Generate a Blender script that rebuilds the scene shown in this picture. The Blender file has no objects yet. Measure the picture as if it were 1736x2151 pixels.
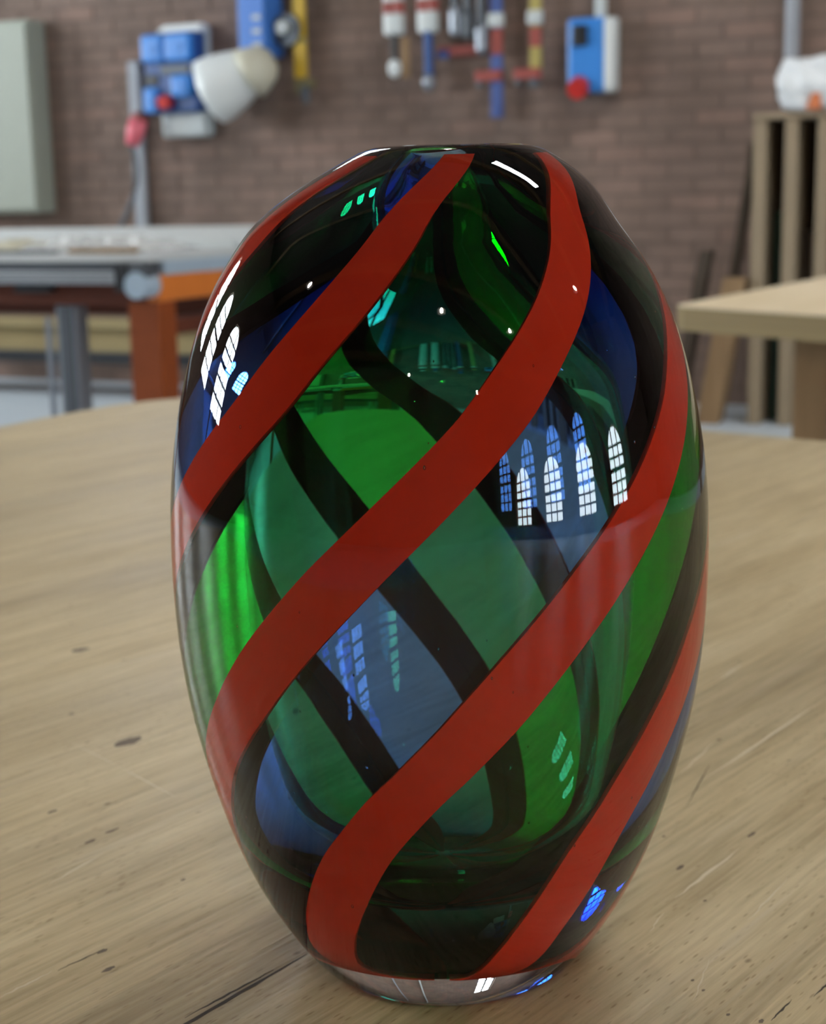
import bpy, bmesh, math, random
from mathutils import Vector, Matrix

S = bpy.context.scene
C = S.collection
rnd = random.Random(7)

# ------------------------------------------------------------------ camera
# Room axes: +Y runs to the far brick wall, +X along it. The camera hovers low over the work table.
YAW = math.radians(25.0)                      # camera looks 25 degrees left of the wall normal
FPX = 3240.0
PITCH = math.atan(655.0 / FPX)
ROLL = 0.02
CAM = Vector((0, 0, 1.03))
RIGHT = Vector((math.cos(YAW), math.sin(YAW), 0))
FWD = Vector((-math.sin(YAW), math.cos(YAW), 0))
UPW = Vector((0, 0, 1))
cf = FWD * math.cos(PITCH) - UPW * math.sin(PITCH)
cu = FWD * math.sin(PITCH) + UPW * math.cos(PITCH)
cr2 = RIGHT * math.cos(ROLL) - cu * math.sin(ROLL)
cu2 = RIGHT * math.sin(ROLL) + cu * math.cos(ROLL)
cam_d = bpy.data.cameras.new('camera')
cam = bpy.data.objects.new('camera', cam_d)
C.objects.link(cam)
M = Matrix.Identity(4)
for i in range(3):
    M[i][0], M[i][1], M[i][2], M[i][3] = cr2[i], cu2[i], -cf[i], CAM[i]
cam.matrix_world = M
cam_d.sensor_fit = 'HORIZONTAL'
cam_d.sensor_width = 36.0
cam_d.lens = 36.0 * FPX / 1736.0
cam_d.clip_start = 0.02
cam_d.clip_end = 100
cam_d.dof.use_dof = True
cam_d.dof.focus_distance = 0.44
cam_d.dof.aperture_fstop = cam_d.lens / 3.0
S.camera = cam

# ------------------------------------------------------------------ world, exposure, light transport
w = bpy.data.worlds.new('world')
S.world = w
w.use_nodes = True
w.node_tree.nodes['Background'].inputs[0].default_value = (0.55, 0.68, 0.85, 1)
w.node_tree.nodes['Background'].inputs[1].default_value = 1.0
S.view_settings.view_transform = 'Standard'
S.view_settings.look = 'None'
S.view_settings.exposure = -0.12
S.view_settings.gamma = 1.0
S.view_settings.use_curve_mapping = False
cy = S.cycles
cy.use_light_tree = False
cy.max_bounces = 14
cy.diffuse_bounces = 3
cy.glossy_bounces = 6
cy.transmission_bounces = 14
cy.transparent_max_bounces = 64
cy.caustics_reflective = True
cy.caustics_refractive = True
cy.blur_glossy = 0.3
cy.use_denoising = True
cy.use_adaptive_sampling = True
cy.adaptive_threshold = 0.03

WINDOW_R = 21.0          # radiance of the daylight in the windows
WINDOW_L = 34.0
WINDOW_F = 11.0
LAMP = 650.0             # radiance of the pendant bulbs
ROOF = 90.0             # radiance of the roof lights

# ------------------------------------------------------------------ materials
def new_mat(name):
    m = bpy.data.materials.new(name)
    m.use_nodes = True
    nt = m.node_tree
    return m, nt, nt.nodes['Principled BSDF'], nt.nodes['Material Output']

def N(nt, kind, **kw):
    n = nt.nodes.new(kind)
    for k, v in kw.items():
        if k.startswith('in_'):
            key = k[3:]
            n.inputs[int(key) if key.isdigit() else key].default_value = v
        else:
            setattr(n, k, v)
    return n

def ramp(nt, src, stops, interp='LINEAR'):
    r = nt.nodes.new('ShaderNodeValToRGB')
    r.color_ramp.interpolation = interp
    e = r.color_ramp.elements
    while len(e) < len(stops):
        e.new(0.5)
    for k, (p, c) in enumerate(stops):
        e[k].position = p
        e[k].color = (*c, 1) if len(c) == 3 else c
    nt.links.new(src, r.inputs[0])
    return r.outputs[0]

def mix(nt, fac, a, b, blend='MIX'):
    n = nt.nodes.new('ShaderNodeMix')
    n.data_type = 'RGBA'
    n.blend_type = blend
    for sock, v in ((n.inputs[0], fac), (n.inputs[6], a), (n.inputs[7], b)):
        if hasattr(v, 'links'):
            nt.links.new(v, sock)
        elif isinstance(v, (int, float)):
            sock.default_value = v
        else:
            sock.default_value = (*v, 1)
    return n.outputs[2]

def coords(nt, scale=(1, 1, 1), rot=(0, 0, 0), loc=(0, 0, 0), kind='Object'):
    tc = nt.nodes.new('ShaderNodeTexCoord')
    mp = nt.nodes.new('ShaderNodeMapping')
    mp.inputs['Scale'].default_value = scale
    mp.inputs['Rotation'].default_value = rot
    mp.inputs['Location'].default_value = loc
    nt.links.new(tc.outputs[kind], mp.inputs[0])
    return mp.outputs[0]

def noise(nt, vec, scale=5, detail=3, rough=0.5):
    n = N(nt, 'ShaderNodeTexNoise', in_Scale=scale, in_Detail=detail, in_Roughness=rough)
    nt.links.new(vec, n.inputs['Vector'])
    return n.outputs['Fac']

def bump(nt, b, height, strength=0.2, dist=0.002):
    n = N(nt, 'ShaderNodeBump', in_Strength=strength, in_Distance=dist)
    nt.links.new(height, n.inputs['Height'])
    nt.links.new(n.outputs[0], b.inputs['Normal'])

def plain(name, col, rough=0.5, metal=0.0, vary=0.12, scale=8.0, spec=0.5):
    """a surface with a little mottling of its colour"""
    m, nt, b, o = new_mat(name)
    f = noise(nt, coords(nt), scale, 4)
    c = mix(nt, f, tuple(x * (1 - vary) for x in col), tuple(min(1, x * (1 + vary)) for x in col))
    nt.links.new(c, b.inputs['Base Color'])
    b.inputs['Roughness'].default_value = rough
    b.inputs['Metallic'].default_value = metal
    b.inputs['Specular IOR Level'].default_value = spec
    return m

def emit(name, col, strength):
    m = bpy.data.materials.new(name)
    m.use_nodes = True
    nt = m.node_tree
    nt.nodes.clear()
    e = N(nt, 'ShaderNodeEmission', in_Color=(*col, 1), in_Strength=strength)
    o = nt.nodes.new('ShaderNodeOutputMaterial')
    nt.links.new(e.outputs[0], o.inputs[0])
    return m

def glass_mat():
    m = bpy.data.materials.new('clear_glass')
    m.use_nodes = True
    nt = m.node_tree
    nt.nodes.clear()
    g = N(nt, 'ShaderNodeBsdfGlass', in_Color=(1, 1, 1, 1), in_Roughness=0.0, in_IOR=1.5)
    o = nt.nodes.new('ShaderNodeOutputMaterial')
    nt.links.new(g.outputs[0], o.inputs[0])
    return m

def tint_mat(name, sigma):
    """coloured glass fused into the clear casing: same refraction, absorbs light along its thickness"""
    m = bpy.data.materials.new(name)
    m.use_nodes = True
    nt = m.node_tree
    nt.nodes.clear()
    t = N(nt, 'ShaderNodeBsdfTransparent', in_Color=(1, 1, 1, 1))
    d = max(sigma) * 1.02
    a = N(nt, 'ShaderNodeVolumeAbsorption', in_Color=(*[1 - s / d for s in sigma], 1), in_Density=d)
    o = nt.nodes.new('ShaderNodeOutputMaterial')
    nt.links.new(t.outputs[0], o.inputs['Surface'])
    nt.links.new(a.outputs[0], o.inputs['Volume'])
    return m

def wood_top_mat():
    m, nt, b, o = new_mat('table_beech')
    v = coords(nt, (1, 1, 1))
    oi = nt.nodes.new('ShaderNodeObjectInfo')
    grain = noise(nt, coords(nt, (60, 4, 60)), 1.0, 5, 0.62)
    broad = noise(nt, coords(nt, (9, 1.6, 9)), 1.0, 3, 0.5)
    fine = noise(nt, coords(nt, (420, 22, 420)), 1.0, 4, 0.6)
    c = ramp(nt, grain, [(0.28, (0.395, 0.318, 0.185)), (0.50, (0.510, 0.428, 0.270)), (0.74, (0.600, 0.515, 0.345))])
    c2 = ramp(nt, broad, [(0.3, (0.84, 0.83, 0.82)), (0.7, (1.08, 1.07, 1.05))])
    c = mix(nt, 1.0, c, c2, 'MULTIPLY')
    c3 = ramp(nt, fine, [(0.3, (0.78, 0.76, 0.72)), (0.62, (1.08, 1.08, 1.08))])
    c = mix(nt, 1.0, c, c3, 'MULTIPLY')
    c = mix(nt, 1.0, c, oi.outputs['Color'], 'MULTIPLY')
    # short dark pores of the beech, lying along the grain
    vo = N(nt, 'ShaderNodeTexVoronoi', in_Scale=1.0, in_Randomness=1.0)
    nt.links.new(coords(nt, (520, 95, 300)), vo.inputs['Vector'])
    sel = noise(nt, coords(nt, (12, 8, 8)), 1.0, 3)
    dash = ramp(nt, vo.outputs['Distance'], [(0.10, (1, 1, 1)), (0.24, (0, 0, 0))])
    selr = ramp(nt, sel, [(0.42, (0, 0, 0)), (0.58, (1, 1, 1))])
    dsh = mix(nt, 1.0, dash, selr, 'MULTIPLY')
    c = mix(nt, dsh, c, mix(nt, 1.0, c, (0.62, 0.55, 0.48), 'MULTIPLY'))
    # small round specks and stains
    vs = N(nt, 'ShaderNodeTexVoronoi', in_Scale=1.0, in_Randomness=1.0)
    nt.links.new(coords(nt, (48, 30, 30)), vs.inputs['Vector'])
    speck = ramp(nt, vs.outputs['Distance'], [(0.035, (1, 1, 1)), (0.075, (0, 0, 0))])
    c = mix(nt, speck, c, mix(nt, 1.0, c, (0.45, 0.40, 0.36), 'MULTIPLY'))
    # pale worn streaks along the grain
    wear = noise(nt, coords(nt, (85, 3.2, 60), loc=(3.1, 0.7, 0)), 1.0, 4, 0.7)
    wr = ramp(nt, wear, [(0.60, (0, 0, 0)), (0.78, (0.6, 0.6, 0.6))])
    c = mix(nt, wr, c, (0.60, 0.53, 0.40))
    nt.links.new(c, b.inputs['Base Color'])
    rr = ramp(nt, broad, [(0.3, (0.30, 0.30, 0.30)), (0.7, (0.42, 0.42, 0.42))])
    nt.links.new(rr, b.inputs['Roughness'])
    b.inputs['Specular IOR Level'].default_value = 0.36
    hb = mix(nt, 0.45, fine, dash)
    bump(nt, b, fine, 0.5, 0.001)
    return m

def brick_mat():
    m, nt, b, o = new_mat('brick_clay')
    oi = nt.nodes.new('ShaderNodeObjectInfo')
    ge = nt.nodes.new('ShaderNodeNewGeometry')
    ad = N(nt, 'ShaderNodeMath', operation='ADD')
    nt.links.new(oi.outputs['Random'], ad.inputs[0])
    nt.links.new(ge.outputs['Random Per Island'], ad.inputs[1])
    fr = N(nt, 'ShaderNodeMath', operation='FRACT')
    nt.links.new(ad.outputs[0], fr.inputs[0])
    c = ramp(nt, fr.outputs[0], [(0.0, (0.190, 0.132, 0.106)), (0.35, (0.205, 0.143, 0.115)), (0.7, (0.215, 0.150, 0.122)), (1.0, (0.235, 0.155, 0.124))])
    tc = nt.nodes.new('ShaderNodeNewGeometry')
    f = N(nt, 'ShaderNodeTexNoise', in_Scale=2.2, in_Detail=5.0, in_Roughness=0.65)
    nt.links.new(tc.outputs['Position'], f.inputs['Vector'])
    c = mix(nt, 1.0, c, ramp(nt, f.outputs['Fac'], [(0.3, (0.72, 0.72, 0.72)), (0.7, (1.25, 1.22, 1.2))]), 'MULTIPLY')
    nt.links.new(c, b.inputs['Base Color'])
    b.inputs['Roughness'].default_value = 0.85
    f2 = noise(nt, coords(nt), 60, 3)
    bump(nt, b, f2, 0.3, 0.003)
    return m

def brick_wall_far_mat():
    m, nt, b, o = new_mat('brick_wall_far')
    t = N(nt, 'ShaderNodeTexBrick', in_Scale=1.0)
    t.inputs['Color1'].default_value = (0.20, 0.125, 0.095, 1)
    t.inputs['Color2'].default_value = (0.26, 0.155, 0.115, 1)
    t.inputs['Mortar'].default_value = (0.23, 0.19, 0.165, 1)
    t.inputs['Mortar Size'].default_value = 0.008
    t.inputs['Brick Width'].default_value = 0.26
    t.inputs['Row Height'].default_value = 0.08
    nt.links.new(coords(nt, kind='UV'), t.inputs['Vector'])
    nt.links.new(t.outputs['Color'], b.inputs['Base Color'])
    b.inputs['Roughness'].default_value = 0.9
    return m

def grain_mat(name, lo, hi, scale=(3, 40, 40), rough=0.6):
    m, nt, b, o = new_mat(name)
    f = noise(nt, coords(nt, scale), 1.0, 4, 0.6)
    nt.links.new(ramp(nt, f, [(0.3, lo), (0.7, hi)]), b.inputs['Base Color'])
    b.inputs['Roughness'].default_value = rough
    return m

MT = {}
MT['glass'] = glass_mat()
MT['green'] = tint_mat('green_glass', (390.0, 82.0, 285.0))
MT['blue'] = tint_mat('blue_glass', (240.0, 145.0, 42.0))
MT['red'] = plain('red_opaque_glass', (0.70, 0.038, 0.013), 0.6, vary=0.10, scale=60, spec=0.0)
MT['beech'] = wood_top_mat()
MT['scratch'] = plain('scratch_pale', (0.60, 0.53, 0.39), 0.45, vary=0.15, scale=300)
MT['spot'] = plain('stain_dark', (0.12, 0.085, 0.055), 0.5, vary=0.5, scale=400)
MT['crack'] = plain('crack_dark', (0.045, 0.033, 0.024), 0.8, vary=0.5, scale=200)
MT['brick'] = brick_mat()
MT['brick_far'] = brick_wall_far_mat()
MT['mortar'] = plain('mortar', (0.165, 0.122, 0.100), 0.95, vary=0.25, scale=3)
MT['floor'] = plain('floor_screed', (0.52, 0.58, 0.63), 0.55, vary=0.08, scale=1.5)
MT['ceiling'] = grain_mat('ceiling_boards', (0.07, 0.055, 0.045), (0.12, 0.095, 0.08), (0.6, 8, 8), 0.8)
MT['steel'] = plain('grey_steel', (0.30, 0.32, 0.36), 0.35, 0.7)
MT['steel_dark'] = plain('dark_steel', (0.10, 0.11, 0.125), 0.45, 0.5)
MT['alu'] = plain('aluminium', (0.52, 0.55, 0.58), 0.32, 0.75, 0.06)
MT['alu_white'] = plain('pale_table_plate', (0.60, 0.62, 0.62), 0.38, 0.15, 0.06)
MT['bluegrey'] = plain('blue_grey_enamel', (0.40, 0.50, 0.60), 0.4, 0.2, 0.06)
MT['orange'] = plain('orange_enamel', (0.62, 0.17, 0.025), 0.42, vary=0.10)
MT['orange_dark'] = plain('orange_enamel_dark', (0.24, 0.052, 0.010), 0.55, vary=0.2, spec=0.25)  # saw legs: a darker, duller orange than the side beam
MT['orange_shade'] = plain('orange_enamel_shaded', (0.105, 0.026, 0.012), 0.6, vary=0.2, spec=0.25)  # orange frame colour with the shade under the saw table painted in
MT['blk'] = plain('black_plastic', (0.012, 0.013, 0.016), 0.4)
MT['blue_p'] = plain('blue_plastic', (0.045, 0.25, 0.72), 0.35, vary=0.08)
MT['blue_d'] = plain('dark_blue_plastic', (0.018, 0.075, 0.27), 0.4, vary=0.1)
MT['blue_enamel'] = plain('blue_enamel', (0.06, 0.10, 0.30), 0.5, vary=0.1)
MT['blue_post'] = plain('blue_post_enamel', (0.06, 0.20, 0.62), 0.4, vary=0.1)
MT['red_p'] = plain('red_plastic', (0.55, 0.025, 0.02), 0.35)
MT['pink_p'] = plain('pink_red_plastic', (0.80, 0.17, 0.22), 0.4)
MT['dull_red'] = plain('dull_red_enamel', (0.33, 0.07, 0.055), 0.5)
MT['white_p'] = plain('white_plastic', (0.78, 0.82, 0.82), 0.4, vary=0.05)
MT['white_g'] = plain('grey_white_plastic', (0.56, 0.60, 0.60), 0.45, vary=0.05)
MT['cream'] = plain('cream_plastic', (0.62, 0.60, 0.48), 0.5, vary=0.06)
MT['yellow'] = plain('yellow_enamel', (0.62, 0.40, 0.03), 0.45)
MT['dull_yellow'] = plain('dull_yellow_enamel', (0.42, 0.34, 0.10), 0.5)
MT['brass'] = plain('tarnished_brass', (0.20, 0.17, 0.09), 0.5, 0.3)
MT['pale_green'] = plain('pale_green_enamel', (0.33, 0.355, 0.295), 0.55, vary=0.05)
MT['conduit'] = plain('grey_conduit', (0.34, 0.36, 0.40), 0.5)
MT['ply'] = grain_mat('plywood_face', (0.62, 0.50, 0.32), (0.72, 0.60, 0.42), (6, 1.2, 6), 0.55)
MT['ply_edge'] = grain_mat('plywood_edge', (0.21, 0.14, 0.045), (0.29, 0.205, 0.07), (2, 2, 160), 0.6)
MT['mdf'] = plain('brown_board', (0.30, 0.23, 0.15), 0.7, vary=0.08)
MT['mdf_dark'] = plain('dark_brown_board', (0.06, 0.042, 0.028), 0.8, vary=0.15)
MT['timber'] = grain_mat('brown_timber', (0.20, 0.12, 0.055), (0.32, 0.20, 0.10), (20, 20, 2), 0.65)
MT['plank'] = grain_mat('yellow_planks', (0.27, 0.20, 0.085), (0.37, 0.29, 0.135), (2, 20, 20), 0.65)
MT['bag'] = plain('white_polythene', (0.80, 0.83, 0.85), 0.35, vary=0.05)
MT['bag_print'] = plain('orange_print', (0.70, 0.22, 0.09), 0.45)
MT['dkgreen'] = plain('dark_green_glass', (0.01, 0.05, 0.03), 0.2)
MT['muntin'] = plain('window_iron', (0.03, 0.03, 0.035), 0.6)
MT['day_r'] = emit('daylight_right', (0.80, 0.92, 1.0), WINDOW_R)
MT['day_f'] = emit('daylight_far', (0.90, 0.96, 1.0), WINDOW_F)
MT['day_l'] = emit('daylight_left', (0.86, 0.95, 1.0), WINDOW_L)
MT['bulb'] = emit('lamp_glow', (1.0, 0.86, 0.66), LAMP)
MT['roof'] = emit('daylight_roof', (0.90, 0.96, 1.0), ROOF)

def film_mat():
    m, nt, b, o = new_mat('clear_film')
    b.inputs['Base Color'].default_value = (0.8, 0.82, 0.82, 1)
    b.inputs['Roughness'].default_value = 0.12
    b.inputs['Alpha'].default_value = 0.45
    f = noise(nt, coords(nt), 30, 3)
    bump(nt, b, f, 0.4, 0.01)
    return m
MT['film'] = film_mat()

# ------------------------------------------------------------------ mesh helpers
def link_mesh(name, verts, faces, mat, parent=None, smooth=False, recalc=True):
    me = bpy.data.meshes.new(name)
    me.from_pydata([tuple(v) for v in verts], [], faces)
    if recalc:
        bm = bmesh.new()
        bm.from_mesh(me)
        bmesh.ops.recalc_face_normals(bm, faces=bm.faces)
        bm.to_mesh(me)
        bm.free()
    me.materials.append(mat)
    if smooth:
        me.polygons.foreach_set('use_smooth', [True] * len(me.polygons))
    me.update()
    o = bpy.data.objects.new(name, me)
    C.objects.link(o)
    if parent:
        o.parent = parent
    return o

class MB:
    """collects shapes into one mesh"""
    def __init__(s):
        s.v, s.f = [], []
    def add(s, v, f):
        k = len(s.v)
        s.v += [tuple(p) for p in v]
        s.f += [[i + k for i in q] for q in f]
        return s
    def box(s, x0, x1, y0, y1, z0, z1, c=0.0):
        """box with chamfered vertical and horizontal edges"""
        if c <= 0:
            v = [(x, y, z) for z in (z0, z1) for y in (y0, y1) for x in (x0, x1)]
            return s.add(v, [(0, 2, 3, 1), (4, 5, 7, 6), (0, 1, 5, 4), (2, 6, 7, 3), (0, 4, 6, 2), (1, 3, 7, 5)])
        bm = bmesh.new()
        bmesh.ops.create_cube(bm, size=1)
        for q in bm.verts:
            q.co = Vector(((x0 + x1) / 2 + q.co.x * (x1 - x0), (y0 + y1) / 2 + q.co.y * (y1 - y0), (z0 + z1) / 2 + q.co.z * (z1 - z0)))
        bmesh.ops.bevel(bm, geom=bm.edges[:], offset=c, segments=2, profile=0.5, affect='EDGES')
        bm.verts.index_update()
        s.add([q.co for q in bm.verts], [[q.index for q in f.verts] for f in bm.faces])
        bm.free()
        return s
    def prism(s, poly, z0, z1):
        n = len(poly)
        v = [(x, y, z0) for x, y in poly] + [(x, y, z1) for x, y in poly]
        f = [list(range(n))[::-1], list(range(n, 2 * n))]
        f += [(i, (i + 1) % n, n + (i + 1) % n, n + i) for i in range(n)]
        return s.add(v, f)
    def tube(s, pts, r, n=12, caps=True):
        pts = [Vector(p) for p in pts]
        rs = r if isinstance(r, (list, tuple)) else [r] * len(pts)
        rings = []
        for i, p in enumerate(pts):
            d = (pts[min(i + 1, len(pts) - 1)] - pts[max(i - 1, 0)]).normalized()
            a = d.cross(Vector((0, 0, 1)) if abs(d.z) < 0.95 else Vector((1, 0, 0))).normalized()
            b = d.cross(a)
            rings.append([p + (a * math.cos(2 * math.pi * k / n) + b * math.sin(2 * math.pi * k / n)) * rs[i] for k in range(n)])
        v = [q for ring in rings for q in ring]
        f = []
        for i in range(len(pts) - 1):
            for k in range(n):
                f.append((i * n + k, i * n + (k + 1) % n, (i + 1) * n + (k + 1) % n, (i + 1) * n + k))
        if caps:
            f.append(list(range(n))[::-1])
            f.append([(len(pts) - 1) * n + k for k in range(n)])
        return s.add(v, f)
    def build(s, name, mat, parent=None, smooth=False):
        return link_mesh(name, s.v, s.f, mat, parent, smooth)

def thing(name, label, cat, loc=(0, 0, 0), rotz=0.0, group=None):
    o = bpy.data.objects.new(name, None)
    o.empty_display_size = 0.1
    C.objects.link(o)
    o.location = loc
    o.rotation_euler = (0, 0, rotz)
    o['label'] = label
    o['category'] = cat
    if group:
        o['group'] = group
    return o

def tag(o, label, cat, group=None):
    o['label'] = label
    o['category'] = cat
    if group:
        o['group'] = group
    return o

def struct(o):
    o['kind'] = 'structure'
    return o

def interp(x, tab):
    if x <= tab[0][0]:
        return tab[0][1]
    for (a, p), (b, q) in zip(tab, tab[1:]):
        if x <= b:
            t = (x - a) / (b - a)
            return p + (q - p) * t
    return tab[-1][1]

def smooth_tab(tab, n=160, passes=3):
    """resample a table evenly and soften its corners"""
    a, b = tab[0][0], tab[-1][0]
    xs = [a + (b - a) * i / (n - 1) for i in range(n)]
    ys = [interp(x, tab) for x in xs]
    for _ in range(passes):
        ys = [ys[0]] + [(ys[i - 1] + 2 * ys[i] + ys[i + 1]) / 4 for i in range(1, n - 1)] + [ys[-1]]
    return list(zip(xs, ys))

# ------------------------------------------------------------------ the room
X0, X1, Y0, Y1, ZC = -9.0, 10.0, -10.0, 7.6, 6.6
T = 0.3

def uv_wall(o, ax):
    uv = o.data.uv_layers.new(name='UVMap')
    for l in o.data.loops:
        p = o.data.vertices[l.vertex_index].co
        uv.data[l.index].uv = (p[ax], p.z)

fl = struct(MB().box(X0 - T, X1 + T, Y0 - T, Y1 + T, -0.2, 0.0).build('floor', MT['floor']))
fl['label'] = 'pale grey screed floor of the workshop'
ce = struct(MB().box(X0 - T, X1 + T, Y0 - T, Y1 + T, ZC, ZC + 0.2).build('ceiling', MT['ceiling']))
for k, y in enumerate((-8.5, -5.5, -2.5, 0.6, 3.4, 6.2)):
    MB().box(X0, X1, y - 0.11, y + 0.11, ZC - 0.42, ZC).build('beam', MT['timber'], ce)

WIN_W = 1.5
WIN_R = (-5.9, -3.1, -0.2, 2.85)
WIN_L = (0.2, 3.0, 5.8)

def window_outline(w, z0, z1, n=14):
    r = w / 2
    pts = [(-r, z0), (r, z0)]
    pts += [(r * math.cos(math.pi * k / n), z1 - r + r * math.sin(math.pi * k / n)) for k in range(n + 1)]
    return pts

def wall_with_windows(name, x, sgn, mat, emat, first, WIN_Y, WIN_SILL, WIN_TOP):
    """side wall of upright piers and panels left open around arched windows"""
    wb = MB()
    xa, xb = (x, x + T) if sgn > 0 else (x - T, x)
    wb.box(xa, xb, Y0 - T, Y1 + T, 0, WIN_SILL)
    edges = [Y0 - T]
    for y in WIN_Y:
        edges += [y - WIN_W / 2, y + WIN_W / 2]
    edges.append(Y1 + T)
    for a, b in zip(edges[0::2], edges[1::2]):
        wb.box(xa, xb, a, b, WIN_SILL, ZC)
    for y in WIN_Y:
        r = WIN_W / 2
        n = 14
        for k in range(n):          # spandrels above the arch
            a0, a1 = math.pi * k / n, math.pi * (k + 1) / n
            p = [(y + r * math.cos(a0), WIN_TOP - r + r * math.sin(a0)), (y + r * math.cos(a1), WIN_TOP - r + r * math.sin(a1))]
            v = []
            for xx in (xa, xb):
                v += [(xx, p[0][0], p[0][1]), (xx, p[1][0], p[1][1]), (xx, p[1][0], ZC), (xx, p[0][0], ZC)]
            wb.add(v, [(0, 1, 2, 3), (7, 6, 5, 4), (0, 4, 5, 1), (1, 5, 6, 2), (2, 6, 7, 3), (3, 7, 4, 0)])
    o = struct(wb.build(name, mat))
    uv_wall(o, 1)
    for i, y in enumerate(WIN_Y):
        e = bpy.data.objects.new('window_%d' % (first + i), None)
        C.objects.link(e)
        e.location = (x + sgn * 0.16, y, 0)
        struct(e)
        pts = window_outline(WIN_W, WIN_SILL, WIN_TOP)
        link_mesh('pane', [(sgn * 0.03, a, b) for a, b in pts], [list(range(len(pts)))], emat, e, recalc=False)
        fb = MB()
        bw = 0.075
        for c in (-1, 1):
            fb.box(-0.02, 0.02, c * WIN_W / 6 - bw / 2, c * WIN_W / 6 + bw / 2, WIN_SILL, WIN_TOP - 0.07)
        rows = 6
        for k in range(1, rows):
            z = WIN_SILL + (WIN_TOP - 0.2 - WIN_SILL) * k / rows
            hw = WIN_W / 2
            if z > WIN_TOP - WIN_W / 2:
                hw = math.sqrt(max(0, (WIN_W / 2) ** 2 - (z - WIN_TOP + WIN_W / 2) ** 2))
            th = 0.13 if k == 3 else bw
            fb.box(-0.02, 0.02, -hw, hw, z - th / 2, z + th / 2)
        n = len(pts)
        inner = [(a * 0.955, WIN_SILL + 0.04 + (b - WIN_SILL) * 0.975) for a, b in pts]
        v = [(0.025, a, b) for a, b in pts] + [(0.025, a, b) for a, b in inner] + [(-0.025, a, b) for a, b in pts] + [(-0.025, a, b) for a, b in inner]
        f = []
        for k in range(n):
            j = (k + 1) % n
            f += [(k, j, n + j, n + k), (2 * n + k, 3 * n + k, 3 * n + j, 2 * n + j), (n + k, n + j, 3 * n + j, 3 * n + k)]
        fb.add(v, f)
        fb.build('glazing_bars', MT['muntin'], e)

wall_with_windows('wall_right', X1, 1, MT['brick_far'], MT['day_r'], 1, WIN_R, 0.5, 2.75)
wall_with_windows('wall_left', X0, -1, MT['brick_far'], MT['day_l'], 5, WIN_L, 1.7, 4.0)
wr = struct(MB().box(X0 - T, X1 + T, Y0 - T, Y0, 0, ZC).build('wall_rear', MT['brick_far']))
uv_wall(wr, 0)

# far wall: mortar bed with real bricks standing 5 mm proud of it
FWX0, FWX1, FWZ0, FWZ1 = -5.45, -4.65, 3.5, 5.2          # opening of the high window in the far wall
wb = MB().box(X0 - T, FWX0, Y1 + 0.005, Y1 + T, 0, ZC).box(FWX1, X1 + T, Y1 + 0.005, Y1 + T, 0, ZC)
wb.box(FWX0, FWX1, Y1 + 0.005, Y1 + T, 0, FWZ0).box(FWX0, FWX1, Y1 + 0.005, Y1 + T, FWZ1, ZC)
wf = struct(wb.build('wall_far', MT['mortar']))
e = bpy.data.objects.new('window_8', None)
C.objects.link(e)
e.location = ((FWX0 + FWX1) / 2, Y1 + 0.12, FWZ0)
struct(e)
fw, fh = (FWX1 - FWX0) / 2, FWZ1 - FWZ0
link_mesh('pane', [(-fw, 0.03, 0), (fw, 0.03, 0), (fw, 0.03, fh), (-fw, 0.03, fh)], [(0, 1, 2, 3)], MT['day_f'], e, recalc=False)
fb = MB()
for k in range(3):
    x = -fw + 2 * fw * k / 2
    fb.box(x - 0.03, x + 0.03, -0.03, 0.02, 0, fh)
for k in range(6):
    z = fh * k / 5
    fb.box(-fw, fw, -0.03, 0.02, z - 0.03, z + 0.03)
fb.build('glazing_bars', MT['muntin'], e)
wf['label'] = 'brown brick wall hung with clamps and socket boxes'
BL, BH, JT = 0.25, 0.070, 0.010
brick_mesh = None
cands, others = [], []
row = 0
z = 0.0
while z < ZC - 0.05:
    x = X0 + (0 if row % 2 else -(BL + JT) / 2)
    while x < X1:
        cx = x + BL / 2
        if -6.45 < cx < -1.15 and 0.92 < z < 2.14:
            cands.append((cx, z))
        elif not (FWX0 - BL / 2 < cx < FWX1 + BL / 2 and FWZ0 - BH < z < FWZ1):
            others.append((cx, z))
        x += BL + JT
    z += BH + JT
    row += 1
cands.sort(key=lambda q: q[0] ** 2 + (q[1] - 1) ** 2)
others += cands[300:]
cands = cands[:300]
bmesh_brick = MB().box(-BL / 2, BL / 2, -0.02, 0.02, 0, BH, 0.003)
first = None
for cx, z in cands:
    if first is None:
        first = o = bmesh_brick.build('brick', MT['brick'], wf)
    else:
        o = first.copy()
        C.objects.link(o)
    o.location = (cx, Y1 + 0.02 + rnd.uniform(-0.0015, 0.0015), z)
sb = MB()
for cx, z in others:
    a, b = max(X0, cx - BL / 2), min(X1, cx + BL / 2)
    d = rnd.uniform(-0.0015, 0.0015)
    if b - a > 0.03:
        sb.box(a, b, Y1 + d, Y1 + 0.04, z, min(z + BH, ZC - 0.001))
so = sb.build('brick_courses', MT['brick'], wf)
so['kind'] = 'stuff'

# narrow roof light set into the ceiling boards
e = bpy.data.objects.new('window_9', None)
C.objects.link(e)
e.location = (0.9, 4.2, ZC)
struct(e)
link_mesh('pane', [(-1.2, -0.19, -0.015), (1.2, -0.19, -0.015), (1.2, 0.19, -0.015), (-1.2, 0.19, -0.015)], [(3, 2, 1, 0)], MT['roof'], e, recalc=False)
fb = MB()
for b in (-0.22, 0.22):
    fb.box(-1.27, 1.27, b - 0.03, b + 0.03, -0.06, -0.001)
for a in (-1.24, -0.4, 0.4, 1.24):
    fb.box(a - 0.03, a + 0.03, -0.22, 0.22, -0.06, -0.001)
fb.build('frame', MT['muntin'], e)

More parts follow.
